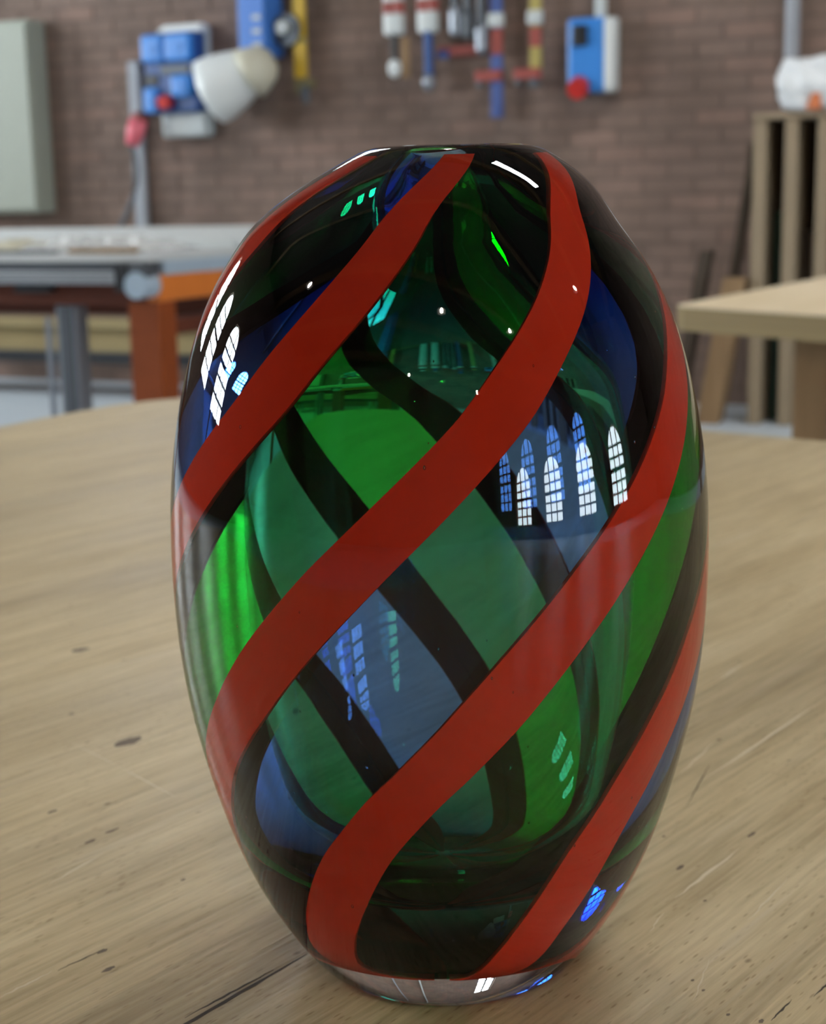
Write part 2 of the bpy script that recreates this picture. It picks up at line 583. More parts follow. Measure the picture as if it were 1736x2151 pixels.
# ------------------------------------------------------------------ lamps of the hall
def pendant(x, y, z, label):
    t = thing('pendant_lamp', label, 'lamp', (x, y, z), group='pendant lamps of the hall')
    MB().tube([(0, 0, 0.30), (0, 0, ZC - z)], 0.006, 6).build('cord', MT['blk'], t)
    prof = [(0.035, 0.30), (0.05, 0.24), (0.09, 0.20), (0.17, 0.06), (0.19, 0.0), (0.183, 0.0), (0.163, 0.06), (0.084, 0.19), (0.03, 0.22)]
    n = 20
    v = [(r * math.cos(2 * math.pi * k / n), r * math.sin(2 * math.pi * k / n), h) for r, h in prof for k in range(n)]
    f = [(i * n + k, i * n + (k + 1) % n, (i + 1) * n + (k + 1) % n, (i + 1) * n + k) for i in range(len(prof) - 1) for k in range(n)]
    link_mesh('shade', v, f, MT['steel_dark'], t, True)
    bp = [(0.0, -0.04), (0.03, -0.03), (0.052, 0.0), (0.058, 0.03), (0.045, 0.08), (0.022, 0.15), (0.0, 0.17)]
    v = [(r * math.cos(2 * math.pi * k / 12), r * math.sin(2 * math.pi * k / 12), h) for r, h in bp for k in range(12)]
    f = [(i * 12 + k, i * 12 + (k + 1) % 12, (i + 1) * 12 + (k + 1) % 12, (i + 1) * 12 + k) for i in range(len(bp) - 1) for k in range(12)]
    link_mesh('bulb', v, f, MT['bulb'], t, True)
for x, y, nm in ((-1.5, 3.3, 'over the work table'), (4.2, 2.2, 'near the right-hand windows'), (4.2, -1.8, 'in the right-hand aisle'), (1.4, -2.6, 'behind the work table'), (-3.6, -1.6, 'in the left-hand aisle'), (1.2, -6.5, 'near the rear wall'), (5.6, -6.0, 'in the rear corner')):
    pendant(x, y, 4.6, 'dark conical pendant lamp with a glowing bulb hanging ' + nm)
# ------------------------------------------------------------------ work table
TZ = 0.7745
TB = math.radians(-14.3)
table = thing('work_table', 'worn pale beech work table with a rounded corner, under the glass vase', 'table', (-0.4185, 1.6618, 0), TB)
outline = [(1.70, 0.0), (-0.58, 0.0)]
for k in range(1, 9):
    a = math.pi / 2 * k / 9
    outline.append((-0.58 - 0.172 * math.sin(a), -0.172 * (1 - math.cos(a))))
outline += [(-0.757, -0.20), (-0.745, -0.29), (-0.722, -0.40), (-0.700, -0.52), (-0.68, -0.7), (-0.665, -1.0), (-0.66, -1.75), (-0.62, -1.86), (-0.52, -1.90), (1.60, -1.90), (1.68, -1.86), (1.70, -1.78)]

def clip(poly, u, keep_right):
    out = []
    for (x0, y0), (x1, y1) in zip(poly, poly[1:] + poly[:1]):
        a, b = (x0 - u, x1 - u) if keep_right else (u - x0, u - x1)
        if a >= 0:
            out.append((x0, y0))
        if (a >= 0) != (b >= 0):
            t = a / (a - b)
            out.append((x0 + (x1 - x0) * t, y0 + (y1 - y0) * t))
    return out
seams = [-0.80, -0.62, -0.50, -0.39, -0.25, -0.13, -0.02, 0.085, 0.20, 0.315, 0.441, 0.4725, 0.615, 0.73, 0.86, 0.99, 1.12, 1.25, 1.38, 1.52, 1.75]
TH = 0.042
for k, (a, b) in enumerate(zip(seams, seams[1:])):
    g0 = g1 = 0.00002
    p = clip(clip(outline, a + g0, True), b - g1, False)
    if len(p) > 2:
        o = MB().prism(p, TZ - TH, TZ).build('plank', MT['beech'], table)
        tone = rnd.uniform(0.95, 1.05) * (0.88 if 0.44 < a < 0.6 else 1.0)      # each stave has its own tone
        o.color = (tone, tone * 0.99, tone * 0.97, 1)
MB().box(-0.5, 1.5, -0.16, -0.12, TZ - 0.15, TZ - TH).build('apron', MT['timber'], table)
MB().box(-0.5, 1.5, -1.76, -1.72, TZ - 0.15, TZ - TH).build('apron', MT['timber'], table)
for x, y in ((-0.5, -0.2), (1.48, -0.2), (-0.5, -1.72), (1.48, -1.72)):
    MB().box(x - 0.04, x + 0.04, y - 0.04, y + 0.04, 0, TZ - TH, 0.005).build('leg', MT['timber'], table)

def strip(name, pts, widths, mat, h=0.00008):
    """a shallow worn line lying on the planks"""
    L, R = [], []
    for i, p in enumerate(pts):
        q0, q1 = Vector(pts[max(0, i - 1)]), Vector(pts[min(len(pts) - 1, i + 1)])
        d = (q1 - q0).normalized()
        nn = Vector((-d.y, d.x))
        L.append(Vector(p) + nn * widths[i] / 2)
        R.append(Vector(p) - nn * widths[i] / 2)
    MB().prism([tuple(q) for q in L + R[::-1]], TZ - 0.0004, TZ + h).build(name, mat, table)

def wob(a, b, n, amp):
    out = []
    for i in range(n + 1):
        t = i / n
        out.append((a[0] + (b[0] - a[0]) * t + rnd.uniform(-amp, amp), a[1] + (b[1] - a[1]) * t))
    return out
def taper(n, wmax):
    return [max(0.00008, wmax * math.sin(math.pi * i / n) * rnd.uniform(0.6, 1.0)) for i in range(n + 1)]
for a, b, wm in (((0.2332, -1.061), (0.2815, -1.0693), 0.0008), ((0.278, -1.0688), (0.3275, -1.0787), 0.0013), ((0.503, -0.925), (0.499, -0.794), 0.0022),
                 ((0.5586, -1.0647), (0.5548, -1.0485), 0.0006), ((0.5821, -1.0361), (0.5776, -0.9946), 0.0007), ((0.5942, -1.0979), (0.5849, -1.0699), 0.0006),
                 ((0.5524, -1.0357), (0.5505, -0.9812), 0.0018), ((0.4364, -0.7577), (0.4401, -0.7921), 0.0028), ((0.4912, -0.9236), (0.4839, -0.879), 0.0014),
                 ((0.4112, -1.233), (0.4108, -1.2112), 0.0012), ((0.3545, -1.1695), (0.3479, -1.1359), 0.0016), ((0.30, -1.02), (0.30, -0.93), 0.0012), ((0.15, -0.98), (0.16, -0.90), 0.0020)):
    strip('scratch', wob(a, b, 9, 0.0004), taper(9, wm), MT['scratch'])
for a, b, wm in (((0.4735, -1.2300), (0.4722, -1.1500), 0.0022), ((0.4700, -1.205), (0.4705, -1.165), 0.0011), ((0.412, -1.2100), (0.4125, -1.190), 0.0007), ((0.6240, -1.072), (0.6235, -1.050), 0.0012), ((0.6198, -1.094), (0.6190, -1.078), 0.0009), ((0.512, -0.955), (0.496, -0.905), 0.0006)):
    strip('crack', wob(a, b, 12, 0.0003), taper(12, wm), MT['crack'])
for (u, v), su, sv in (((0.2549, -1.0436), 0.0042, 0.0085), ((0.3349, -1.1326), 0.0012, 0.003), ((0.3333, -1.1199), 0.0010, 0.004), ((0.1096, -0.9552), 0.004, 0.006), ((0.2963, -1.1218), 0.001, 0.003),
                       ((0.4133, -1.1915), 0.0011, 0.0025), ((0.4252, -1.1987), 0.0011, 0.003), ((0.548, -0.9661), 0.0010, 0.0035), ((0.5405, -1.011), 0.0012, 0.003), ((0.5621, -1.031), 0.0007, 0.001),
                       ((0.5204, -0.9889), 0.0007, 0.0009), ((0.5874, -1.086), 0.0006, 0.0008), ((0.5934, -1.0897), 0.0006, 0.0008), ((0.6173, -1.096), 0.0009, 0.0014), ((0.6071, -1.0987), 0.0006, 0.0009), ((0.3928, -1.1346), 0.0007, 0.0012)):
    n = 14
    poly = [(u + su * math.cos(2 * math.pi * k / n) * rnd.uniform(0.6, 1.1), v + sv * math.sin(2 * math.pi * k / n) * rnd.uniform(0.75, 1.1)) for k in range(n)]
    MB().prism(poly, TZ - 0.0004, TZ + 0.00005).build('stain', MT['spot'], table)

# ------------------------------------------------------------------ the vase
VX, VY = -0.2036, 0.4567
vase = thing('glass_vase', 'thick ovoid glass vase with spiralling red stripes over green and blue panels', 'vase', (VX, VY, TZ))
OUT = [(0.0, 0.0440), (0.003, 0.0472), (0.0079, 0.0512), (0.0197, 0.0587), (0.0315, 0.0652), (0.0433, 0.0704), (0.0551, 0.0745), (0.0669, 0.0780), (0.0787, 0.0811), (0.0905, 0.0837), (0.1023, 0.0856), (0.1141, 0.0870), (0.1259, 0.0877), (0.1377, 0.0881), (0.1495, 0.0880), (0.1613, 0.0876), (0.1731, 0.0865), (0.1850, 0.0847), (0.1968, 0.0822), (0.2086, 0.0791), (0.2204, 0.0750), (0.2322, 0.0693), (0.2440, 0.0614), (0.2520, 0.0548), (0.2590, 0.0478), (0.2640, 0.0412), (0.2680, 0.0345), (0.2700, 0.0300)]
OUTS = smooth_tab(OUT, 140, 12)
def Ro(z):
    return interp(z, OUTS)
def shift(z):
    """the hand-made mouth sits a little off the axis"""
    t = max(0.0, min(1.0, (z - 0.245) / 0.026))
    return RIGHT * (0.0060 * t * t * (3 - 2 * t))
def vp(r, th, z):
    return RIGHT * (r * math.sin(th)) - FWD * (r * math.cos(th)) + UPW * z + shift(z)

CASE = [(0, 1.1), (0.02, 1.05), (0.05, 1.0), (0.2, 1.0), (0.25, 0.75), (0.2715, 0.25)]
def Rb(z):
    return Ro(z) - 0.0155 * interp(z, CASE)
# profile of the coloured bubble from its lower pole up to the mouth
BUB = [(0.004, 0.0138), (0.012, 0.0140), (0.022, 0.0145), (0.031, 0.0154), (0.0375, 0.0170), (0.0415, 0.0195)]
zz = 0.023
while zz < 0.2665:
    BUB.append((Rb(zz), zz))
    zz += 0.0022
BUB.append((Rb(0.267), 0.267))
def smooth_prof(p, passes=2):
    for _ in range(passes):
        p = [p[0]] + [((p[i - 1][0] + 2 * p[i][0] + p[i + 1][0]) / 4, (p[i - 1][1] + 2 * p[i][1] + p[i + 1][1]) / 4) for i in range(1, len(p) - 1)] + [p[-1]]
    return p
BUB = smooth_prof(BUB, 2)
def offset_prof(p, d):
    out = []
    for i in range(len(p)):
        a, b = p[max(0, i - 1)], p[min(len(p) - 1, i + 1)]
        t = Vector((b[0] - a[0], b[1] - a[1])).normalized()
        out.append((max(0.0008, p[i][0] - t.y * d), p[i][1] + t.x * d))
    return out

# inner cavity from the mouth down to its floor
CAV = [(0.0140, 0.2660), (0.0130, 0.2600), (0.0130, 0.2520), (0.0145, 0.2450), (0.0190, 0.2400), (0.0280, 0.2360), (0.0370, 0.2300), (0.0450, 0.2210), (0.0515, 0.2120)]
zz = 0.205
while zz > 0.062:
    CAV.append((Ro(zz) - 0.0235, zz))
    zz -= 0.004
CAV += [(0.0500, 0.058), (0.0462, 0.051), (0.0410, 0.0455), (0.0330, 0.0410), (0.0220, 0.0385), (0.0110, 0.0375), (0.0, 0.0373)]
CAV = smooth_prof(CAV, 3)
OUTER = [(0.0, 0.0022), (0.020, 0.0018), (0.036, 0.0007), (0.0405, 0.0000), (0.0432, 0.0003), (0.0452, 0.0014)]
OUTER += [(r, z) for z, r in OUTS if z > 0.002]
OUTER += [(0.0272, 0.2712), (0.0245, 0.2718), (0.0215, 0.2714), (0.0185, 0.2702), (0.0163, 0.2684)]
PROF = OUTER + CAV
n = 200
v, f = [], []
ring = []
for r, z in PROF:
    if r < 1e-6:
        ring.append([len(v)])
        v.append(vp(0, 0, z))
    else:
        ring.append(list(range(len(v), len(v) + n)))
        v += [vp(r, 2 * math.pi * k / n, z) for k in range(n)]
for A, B in zip(ring, ring[1:]):
    for k in range(n):
        j = (k + 1) % n
        if len(A) == 1:
            f.append((A[0], B[j], B[k]))
        elif len(B) == 1:
            f.append((A[k], A[j], B[0]))
        else:
            f.append((A[k], A[j], B[j], B[k]))
body = link_mesh('body', v, f, MT['glass'], vase, True)
body['label'] = 'thick clear glass casing with a clear foot'

# twist of the stripes with height (degrees, first stripe)
TW = smooth_tab([(0.008, -172), (0.0235, -163), (0.0425, -152.5), (0.0625, -142.5), (0.0825, -130), (0.104, -114), (0.127, -98.5), (0.152, -80.5), (0.1725, -64.5), (0.1945, -47), (0.208, -38), (0.224, -26), (0.239, -15.5), (0.256, -5), (0.268, 4)], 120, 3)
DEV = {2: [(0.02, -4.5), (0.05, -2.5), (0.09, 0)], 3: [(0.02, 10), (0.05, 7), (0.075, 4.5), (0.10, 1), (0.12, 0)]}
def twist(k, z):
    a = interp(z, TW) + 60 * k
    kk = k % 6
    if kk in DEV:
        a += interp(z, DEV[kk])
    return math.radians(a)
def half_w(z):
    return math.radians(interp(z, [(0.012, 13.0), (0.03, 10.5), (0.07, 9.0), (0.15, 9.3), (0.22, 8.6), (0.25, 8.0), (0.268, 8.5)]))

def ribbon(name, outer, inner, lo, hi, nt_, mat, label=None):
    """closed curved slab between two profiles and two twisting edges"""
    vs, fs = [], []
    m_ = nt_ + 1
    for prof in (outer, inner):
        for i, (r, z) in enumerate(prof):
            zt = BUB[i][1]
            a, b = lo(zt), hi(zt)
            vs += [vp(r, a + (b - a) * k / nt_, z) for k in range(m_)]
    L = len(outer)
    q = L * m_
    for i in range(L - 1):
        for k in range(nt_):
            a = i * m_ + k
            fs.append((a, a + 1, a + m_ + 1, a + m_))
            fs.append((q + a, q + a + m_, q + a + m_ + 1, q + a + 1))
        for k in (0, nt_):
            a = i * m_ + k
            fs.append((a, a + m_, q + a + m_, q + a) if k == 0 else (a + m_, a, q + a, q + a + m_))
    for i in (0, L - 1):
        for k in range(nt_):
            a = i * m_ + k
            fs.append((a + 1, a, q + a, q + a + 1) if i == 0 else (a, a + 1, q + a + 1, q + a))
    o = link_mesh(name, vs, fs, mat, vase, True)
    # keep the slab's corners crisp
    sm = o.modifiers.new('edges', 'EDGE_SPLIT')
    sm.split_angle = math.radians(50)
    if label:
        o['label'] = label
    return o
def panel_depth(z):
    """the coloured glass gathers thickly at the neck and under the cavity"""
    return interp(z, [(0.012, 0.0130), (0.022, 0.0110), (0.045, 0.0060), (0.06, 0.0048), (0.205, 0.0048), (0.225, 0.0075), (0.240, 0.0150), (0.255, 0.0130), (0.267, 0.0060)])
P_IN = [offset_prof(BUB, panel_depth(q[1]))[i] for i, q in enumerate(BUB)]
S_OUT = offset_prof(BUB, -0.0007)
S_IN = offset_prof(BUB, 0.0018)
EPS = 0.002
for k in range(6):
    nxt = (k + 1)
    lo = lambda z, k=k: twist(k, z) + EPS
    hi = lambda z, k=k: (twist(k + 1, z) if k < 5 else twist(0, z) + 2 * math.pi) - EPS
    g = k % 2 == 0
    ribbon('color_panel', BUB, P_IN, lo, hi, 20, MT['green' if g else 'blue'], ('green' if g else 'blue') + ' transparent glass panel between two red stripes')
    ribbon('stripe', S_OUT, S_IN, lambda z, k=k: twist(k, z) - half_w(z), lambda z, k=k: twist(k, z) + half_w(z), 8, MT['red'], 'opaque red spiral stripe')


# tiny air bubbles trapped in the clear casing
r3 = random.Random(21)
mb = MB()
for k in range(46):
    z = r3.uniform(0.03, 0.235)
    th = math.radians(r3.uniform(-85, 85))
    c = vp(Ro(z) - r3.uniform(0.003, 0.012), th, z)
    rad = r3.uniform(0.00018, 0.00042)
    vs, fs = [], []
    for i in range(5):
        a = math.pi * (i + 0.5) / 5
        for j in range(8):
            b = 2 * math.pi * j / 8
            vs.append(c + Vector((math.sin(a) * math.cos(b), math.sin(a) * math.sin(b), 1.6 * math.cos(a))) * rad)
    for i in range(4):
        for j in range(8):
            fs.append((i * 8 + j, (i + 1) * 8 + j, (i + 1) * 8 + (j + 1) % 8, i * 8 + (j + 1) % 8)[::-1])
    fs.append(list(range(8)))
    fs.append([32 + j for j in range(8)][::-1])
    mb.add(vs, fs)
o = link_mesh('air_bubbles', mb.v, mb.f, MT['glass'], vase, True, recalc=True)
o.data.flip_normals()
o['kind'] = 'stuff'

# ------------------------------------------------------------------ things on the far wall
def wall_cabinet():
    t = thing('wall_cabinet', 'pale grey-green metal wall cabinet hung on the brick wall', 'cabinet', (-6.28, 7.595, 1.0))
    MB().box(-0.44, 0.44, -0.15, 0, 0, 1.09, 0.012).build('body', MT['pale_green'], t)
    for s in (-1, 1):
        d = MB().box(min(0.008 * s, 0.425 * s), max(0.008 * s, 0.425 * s), -0.168, -0.15, 0.02, 1.07, 0.006).build('door', MT['pale_green'], t)
        MB().box(s * 0.05 - 0.008, s * 0.05 + 0.008, -0.19, -0.166, 0.48, 0.60, 0.003).build('handle', MT['steel'], d)
wall_cabinet()

cd = MB().box(-0.037, 0.037, -0.045, 0, 0, 1.78, 0.006).build('cable_duct', MT['conduit'])
cd.location = (-5.215, 7.595, 0.05)
tag(cd, 'grey vertical cable duct on the brick wall below the larger socket panel', 'duct')

def socket_panel():
    t = thing('wall_sockets', 'large wall socket panel with blue sockets and a white backplate beside the duct', 'socket box', (-4.88, 7.595, 1.40))
    MB().box(-0.17, 0.17, -0.035, 0, 0, 0.60, 0.02).build('backplate', MT['white_g'], t)
    MB().box(-0.19, 0.15, -0.14, -0.035, 0.13, 0.56, 0.015).build('housing', MT['blue_d'], t)
    for x0, x1, z0, z1 in ((-0.185, -0.04, 0.40, 0.55), (-0.03, 0.14, 0.40, 0.55), (-0.185, -0.09, 0.13, 0.27), (0.0, 0.125, 0.21, 0.33)):
        c = MB().box(x0, x1, -0.185, -0.135, z0, z1, 0.02).build('socket', MT['blue_p'], t)
        MB().tube([((x0 + x1) / 2, -0.182, (z0 + z1) / 2), ((x0 + x1) / 2, -0.192, (z0 + z1) / 2)], 0.03, 14).build('lid', MT['blue_p'], c)
    MB().box(-0.185, -0.10, -0.15, -0.13, 0.28, 0.34, 0.004).build('switch_row', MT['blk'], t)
    MB().box(-0.08, 0.11, -0.150, -0.136, 0.335, 0.385, 0.004).build('fuse_window', MT['steel_dark'], t)
    MB().tube([(-0.05, -0.13, 0.19), (-0.045, -0.20, 0.185)], [0.042, 0.036], 16).build('stop_button', MT['red_p'], t)
    MB().box(-0.10, 0.17, -0.10, -0.03, 0.555, 0.605, 0.018).build('cover', MT['white_p'], t)
    MB().box(-0.075, 0.165, -0.09, -0.03, 0.0, 0.14, 0.025).build('junction_box', MT['white_g'], t)
socket_panel()

t = thing('power_plug', 'pinkish red power plug under the socket panel with its dark cable hanging down', 'plug', (-5.13, 7.43, 1.36))
MB().tube([(0.02, 0, 0.14), (0.0, -0.01, 0.07), (-0.02, -0.02, 0.0)], [0.05, 0.052, 0.036], 18).build('plug_body', MT['pink_p'], t, True)
MB().tube([(0.035, 0.0, 0.165), (0.02, 0, 0.135)], 0.045, 18).build('collar', MT['dull_red'], t)
pts = []
for k in range(25):
    q = k / 24
    pts.append((-0.02 + 0.055 * math.sin(q * 3.2) * (1 - q) - 0.27 * q ** 2.2, -0.02 + 0.02 * q, -0.62 * q))
MB().tube(pts, 0.014, 8).build('cable', MT['steel_dark'], t, True)

def hood():
    t = thing('dust_hood', 'white plastic funnel-shaped dust hood tilted beside the blue wall post', 'dust hood', (-4.43, 7.36, 1.675))
    # lathe of the funnel about a tilted axis, wide mouth to the lower left
    prof = [(-0.165, 0.150), (-0.150, 0.178), (-0.10, 0.176), (-0.02, 0.158), (0.06, 0.132), (0.12, 0.110), (0.16, 0.085), (0.175, 0.05)]
    ax = Vector((0.86, 0.15, 0.42)).normalized()
    u = ax.cross(Vector((0, 1, 0))).normalized()
    w_ = ax.cross(u)
    n = 28
    v, f = [], []
    for s, r in prof:
        for k in range(n):
            a = 2 * math.pi * k / n
            wob_ = 1 + 0.04 * math.sin(3 * a + 1) + 0.03 * math.sin(5 * a)
            v.append(ax * s + (u * math.cos(a) + w_ * math.sin(a)) * r * wob_)
    for i in range(len(prof) - 1):
        for k in range(n):
            f.append((i * n + k, i * n + (k + 1) % n, (i + 1) * n + (k + 1) % n, (i + 1) * n + k))
    f.append(list(range(n)))
    f.append([(len(prof) - 1) * n + k for k in range(n)])
    link_mesh('funnel', v, f, MT['white_p'], t, True)
    MB().tube([ax * 0.07 + Vector((0.02, 0, 0.0)), ax * 0.13 + Vector((0.01, 0.0, 0)), ax * 0.20, ax * 0.235], [0.142, 0.125, 0.10, 0.06], 22).build('collar', MT['cream'], t, True)
    MB().tube([(0.13, 0.02, -0.045), (0.165, 0.02, -0.01), (0.195, 0.02, 0.025)], 0.022, 12).build('handle', MT['dull_red'], t, True)
    MB().tube([(0.185, 0.02, 0.018), (0.205, 0.02, 0.05)], 0.02, 12).build('handle_tip', MT['blue_enamel'], t, True)
hood()
t = thing('wall_post', 'blue square steel post bolted to the brick wall above the white dust hood', 'post', (-4.335, 7.595, 1.80))
MB().box(-0.08, 0.08, -0.21, 0, 0, 1.6, 0.006).build('shaft', MT['blue_post'], t)
for z in (0.04, 0.11, 0.18):
    MB().box(0.01, 0.06, -0.216, -0.209, z, z + 0.025, 0.002).build('rating_plate', MT['white_g'], t)
MB().tube([(0.16, -0.05, 0.13), (0.155, -0.12, 0.13)], 0.085, 20).build('clamp_wheel', MT['steel_dark'], t)
MB().tube([(0.155, -0.115, 0.14), (0.152, -0.16, 0.14)], 0.035, 16).build('hub', MT['white_g'], t)
MB().box(0.05, 0.13, -0.10, -0.04, 0.11, 0.15, 0.004).build('bracket', MT['steel_dark'], t)

HOOK = 2.62
rail = MB().box(-4.5, -2.6, 7.53, 7.598, HOOK, HOOK + 0.05, 0.004).build('tool_rail', MT['timber'])
tag(rail, 'brown timber tool rail on the brick wall carrying the clamps', 'rail')
CG = 'clamps hung on the brick wall'
def bar_clamp(x, zb, label, col, wbar, segs, foot, jaw_z, jaw_mat, collar=None):
    """flat bar hanging from the rail: painted segments, sliding collar, jaw and screw end"""
    t = thing('bar_clamp', label, 'clamp', (x, 7.52, zb), group=CG)
    top = HOOK + 0.04 - zb
    zs = [s[0] - zb for s in segs] + [top]
    for (z, m), z1 in zip(segs, zs[1:]):
        MB().box(-wbar / 2, wbar / 2, -0.022, 0.0, z - zb, z1, 0.002).build('bar_section', MT[m], t)
    if collar:
        MB().box(-wbar * 0.68, wbar * 0.68, -0.04, 0.004, collar - zb - 0.035, collar - zb + 0.035, 0.012).build('collar', MT['white_g'], t)
    if jaw_z:
        j = MB().box(-wbar / 2 - 0.085, wbar / 2, -0.035, 0.003, jaw_z - zb - 0.03, jaw_z - zb + 0.025, 0.008).build('jaw', MT[jaw_mat], t)
        MB().tube([(-wbar / 2 - 0.06, -0.018, jaw_z - zb - 0.028), (-wbar / 2 - 0.06, -0.018, jaw_z - zb - 0.055)], 0.018, 12).build('pad', MT['steel_dark'], j)
    if foot:
        MB().box(-wbar * 0.5, wbar * 0.35, -0.03, 0.0, 0, foot[1], 0.006).build('screw_end', MT[foot[0]], t)
    return t
t = bar_clamp(-4.11, 1.60, 'bright yellow bar clamp hanging beside the blue wall post', 'yellow', 0.070, [(1.66, 'yellow'), (1.86, 'dull_yellow'), (1.885, 'yellow')], ('brass', 0.08), None, None)
MB().tube([(0.03, -0.015, 0.06), (0.085, -0.02, 0.045)], 0.026, 12).build('jaw', MT['brass'], t)
MB().tube([(0.02, -0.015, 0.03), (0.03, -0.015, -0.05)], [0.03, 0.018], 12).build('spindle', MT['steel_dark'], t)
bar_clamp(-2.985, 1.43, 'long blue bar clamp with a red band, the lowest hanging clamp', 'blue', 0.062, [(1.43, 'blue_enamel'), (1.735, 'blue_enamel'), (1.74, 'dull_red'), (1.865, 'blue_enamel')], ('blue_enamel', 0.06), 1.64, 'dull_red', 1.905)
bar_clamp(-2.777, 1.57, 'dull yellow bar clamp with a red band nearest the smaller socket box', 'yellow', 0.058, [(1.66, 'dull_yellow'), (1.765, 'dull_red'), (1.86, 'dull_yellow')], ('steel_dark', 0.095), 1.64, 'dull_red', 1.905)

def screw_clamp(x, label, zb, body_z, lower, lower_mat, end_mat, ball):
    """white tubular body with a red ring, slimmer spindle and end knob below"""
    t = thing('pipe_clamp', label, 'clamp', (x, 7.52, zb), group=CG)
    for s in (-1, 1):
        MB().tube([(s * 0.026, -0.03, body_z - zb), (s * 0.026, -0.03, body_z - zb + 0.012), (s * 0.026, -0.03, HOOK - zb + 0.03)], [0.022, 0.031, 0.031], 16).build('sleeve', MT['white_p'] if s < 0 else MT['white_g'], t, False)
        MB().tube([(s * 0.026, -0.03, body_z - zb + 0.105), (s * 0.026, -0.03, body_z - zb + 0.165)], 0.0325, 16).build('red_ring', MT['dull_red'], t)
    MB().tube([(0.0, -0.03, lower - zb), (0.0, -0.03, body_z - zb + 0.01)], 0.024 if not ball else 0.017, 14).build('spindle', MT[lower_mat], t)
    MB().tube([(-0.0, -0.035, lower - zb - 0.045), (0, -0.035, lower - zb - 0.03), (0, -0.035, lower - zb + 0.0), (0, -0.035, lower - zb + 0.03), (0, -0.035, lower - zb + 0.045)], [0.012, 0.03, 0.036, 0.03, 0.012], 16).build('end_knob', MT[end_mat], t, True)
    return t
t = screw_clamp(-3.545, 'white pipe clamp with red rings, black spindle and white ball end', 1.65, 1.865, 1.70, 'blk', 'white_p', True)
MB().box(0.035, 0.075, -0.03, 0, 0.0, 0.20, 0.004).build('timber_pad', MT['timber'], t)
screw_clamp(-3.353, 'white pipe clamp with red rings, thick blue spindle and grey end', 1.57, 1.865, 1.62, 'blue_d', 'steel', False)
for k, (x, zb, lab) in enumerate(((-3.205, 1.84, 'grey steel screw clamp right beside the white pipe clamp with blue spindle'), (-3.135, 1.82, 'shorter grey steel screw clamp between two other grey clamps'), (-3.062, 1.745, 'longest grey steel screw clamp next to the blue bar clamp'))):
    t = thing('screw_clamp', lab, 'clamp', (x, 7.52, zb), group=CG)
    MB().tube([(0, -0.025, 0.05), (0, -0.025, HOOK - zb + 0.03)], 0.022, 12).build('shaft', MT['steel_dark'], t)
    MB().tube([(0, -0.025, 0.0), (0, -0.025, 0.02), (0, -0.025, 0.12), (0, -0.025, 0.15)], [0.02, 0.032, 0.034, 0.02], 14).build('head', MT['steel'] if k != 1 else MT['steel_dark'], t)
t = thing('clamp_jaw', 'dull red and blue clamp jaw lying across behind the grey clamps', 'clamp', (-3.21, 7.56, 1.75), group=CG)
MB().box(-0.115, 0.115, -0.02, 0.03, 0.0, 0.05, 0.006).build('jaw_bar', MT['dull_red'], t)
MB().box(-0.115, -0.05, -0.024, -0.018, -0.012, 0.03, 0.003).build('jaw_face', MT['blue_enamel'], t)

t = thing('socket_box', 'smaller blue and white socket box with a black switch and red socket', 'socket box', (-2.48, 7.595, 1.53))
MB().box(-0.03, 0.115, -0.06, 0, 0.0, 0.36, 0.02).build('backplate', MT['white_g'], t)
MB().box(-0.12, 0.075, -0.13, -0.02, 0.0, 0.355, 0.02).build('housing', MT['blue_p'], t)
MB().box(0.055, 0.115, -0.125, -0.03, 0.0, 0.35, 0.02).build('side_cover', MT['white_p'], t)
MB().box(-0.085, -0.01, -0.155, -0.125, 0.22, 0.32, 0.012).build('switch', MT['blk'], t)
MB().tube([(-0.055, -0.10, 0.035), (-0.055, -0.17, 0.015)], [0.055, 0.05], 18).build('red_socket', MT['red_p'], t, False)
cp = MB().tube([(0, 0, 0), (0, 0, 4.6)], 0.03, 14).build('conduit_pipe', MT['white_g'])
cp.location = (-2.455, 7.56, 1.88)
tag(cp, 'pale conduit pipe rising from the smaller socket box', 'pipe')
cp = MB().tube([(0, 0, 0), (0, 0, 4.9)], 0.034, 14).build('conduit_pipe', MT['conduit'])
cp.location = (-1.522, 7.56, 1.60)
tag(cp, 'grey conduit pipe on the brick wall behind the white bag', 'pipe')

# ------------------------------------------------------------------ board rack with the bag
RX = [-1.555, -1.418, -1.278, -1.13, -0.98, -0.83, -0.68]
t = thing('board_rack', 'tall brown storage rack of upright dividers against the brick wall', 'rack', (0, 0, 0))
for x in RX:
    MB().box(x, x + 0.058, 6.95, 7.55, 0, 1.345, 0.004).build('divider', MT['mdf'], t)
MB().box(RX[0] - 0.002, RX[-1] + 0.063, 6.94, 7.55, 1.345, 1.372, 0.003).build('top_board', MT['mdf'], t)
MB().box(RX[0], RX[-1] + 0.058, 7.55, 7.57, 0, 1.345).build('back_board', MT['mdf_dark'], t)
for k, x in enumerate(RX[:-1]):
    o = MB().box(0, 0.022 + 0.01 * (k % 3), 0, 0.42, 0, 0.95 - 0.09 * (k % 4), 0.002).build('stored_board', MT['mdf_dark'] if k else MT['dkgreen'])
    o.location = (x + 0.074, 7.10, 0.0)
    tag(o, ('dark board standing in the rack, ' if k else 'dark green board standing in the rack, ') + ['in the first bay', 'in the second bay', 'in the third bay', 'in the fourth bay', 'in the fifth bay', 'in the last bay'][k] + ' from the dark leaning boards', 'board', 'boards kept in the rack')

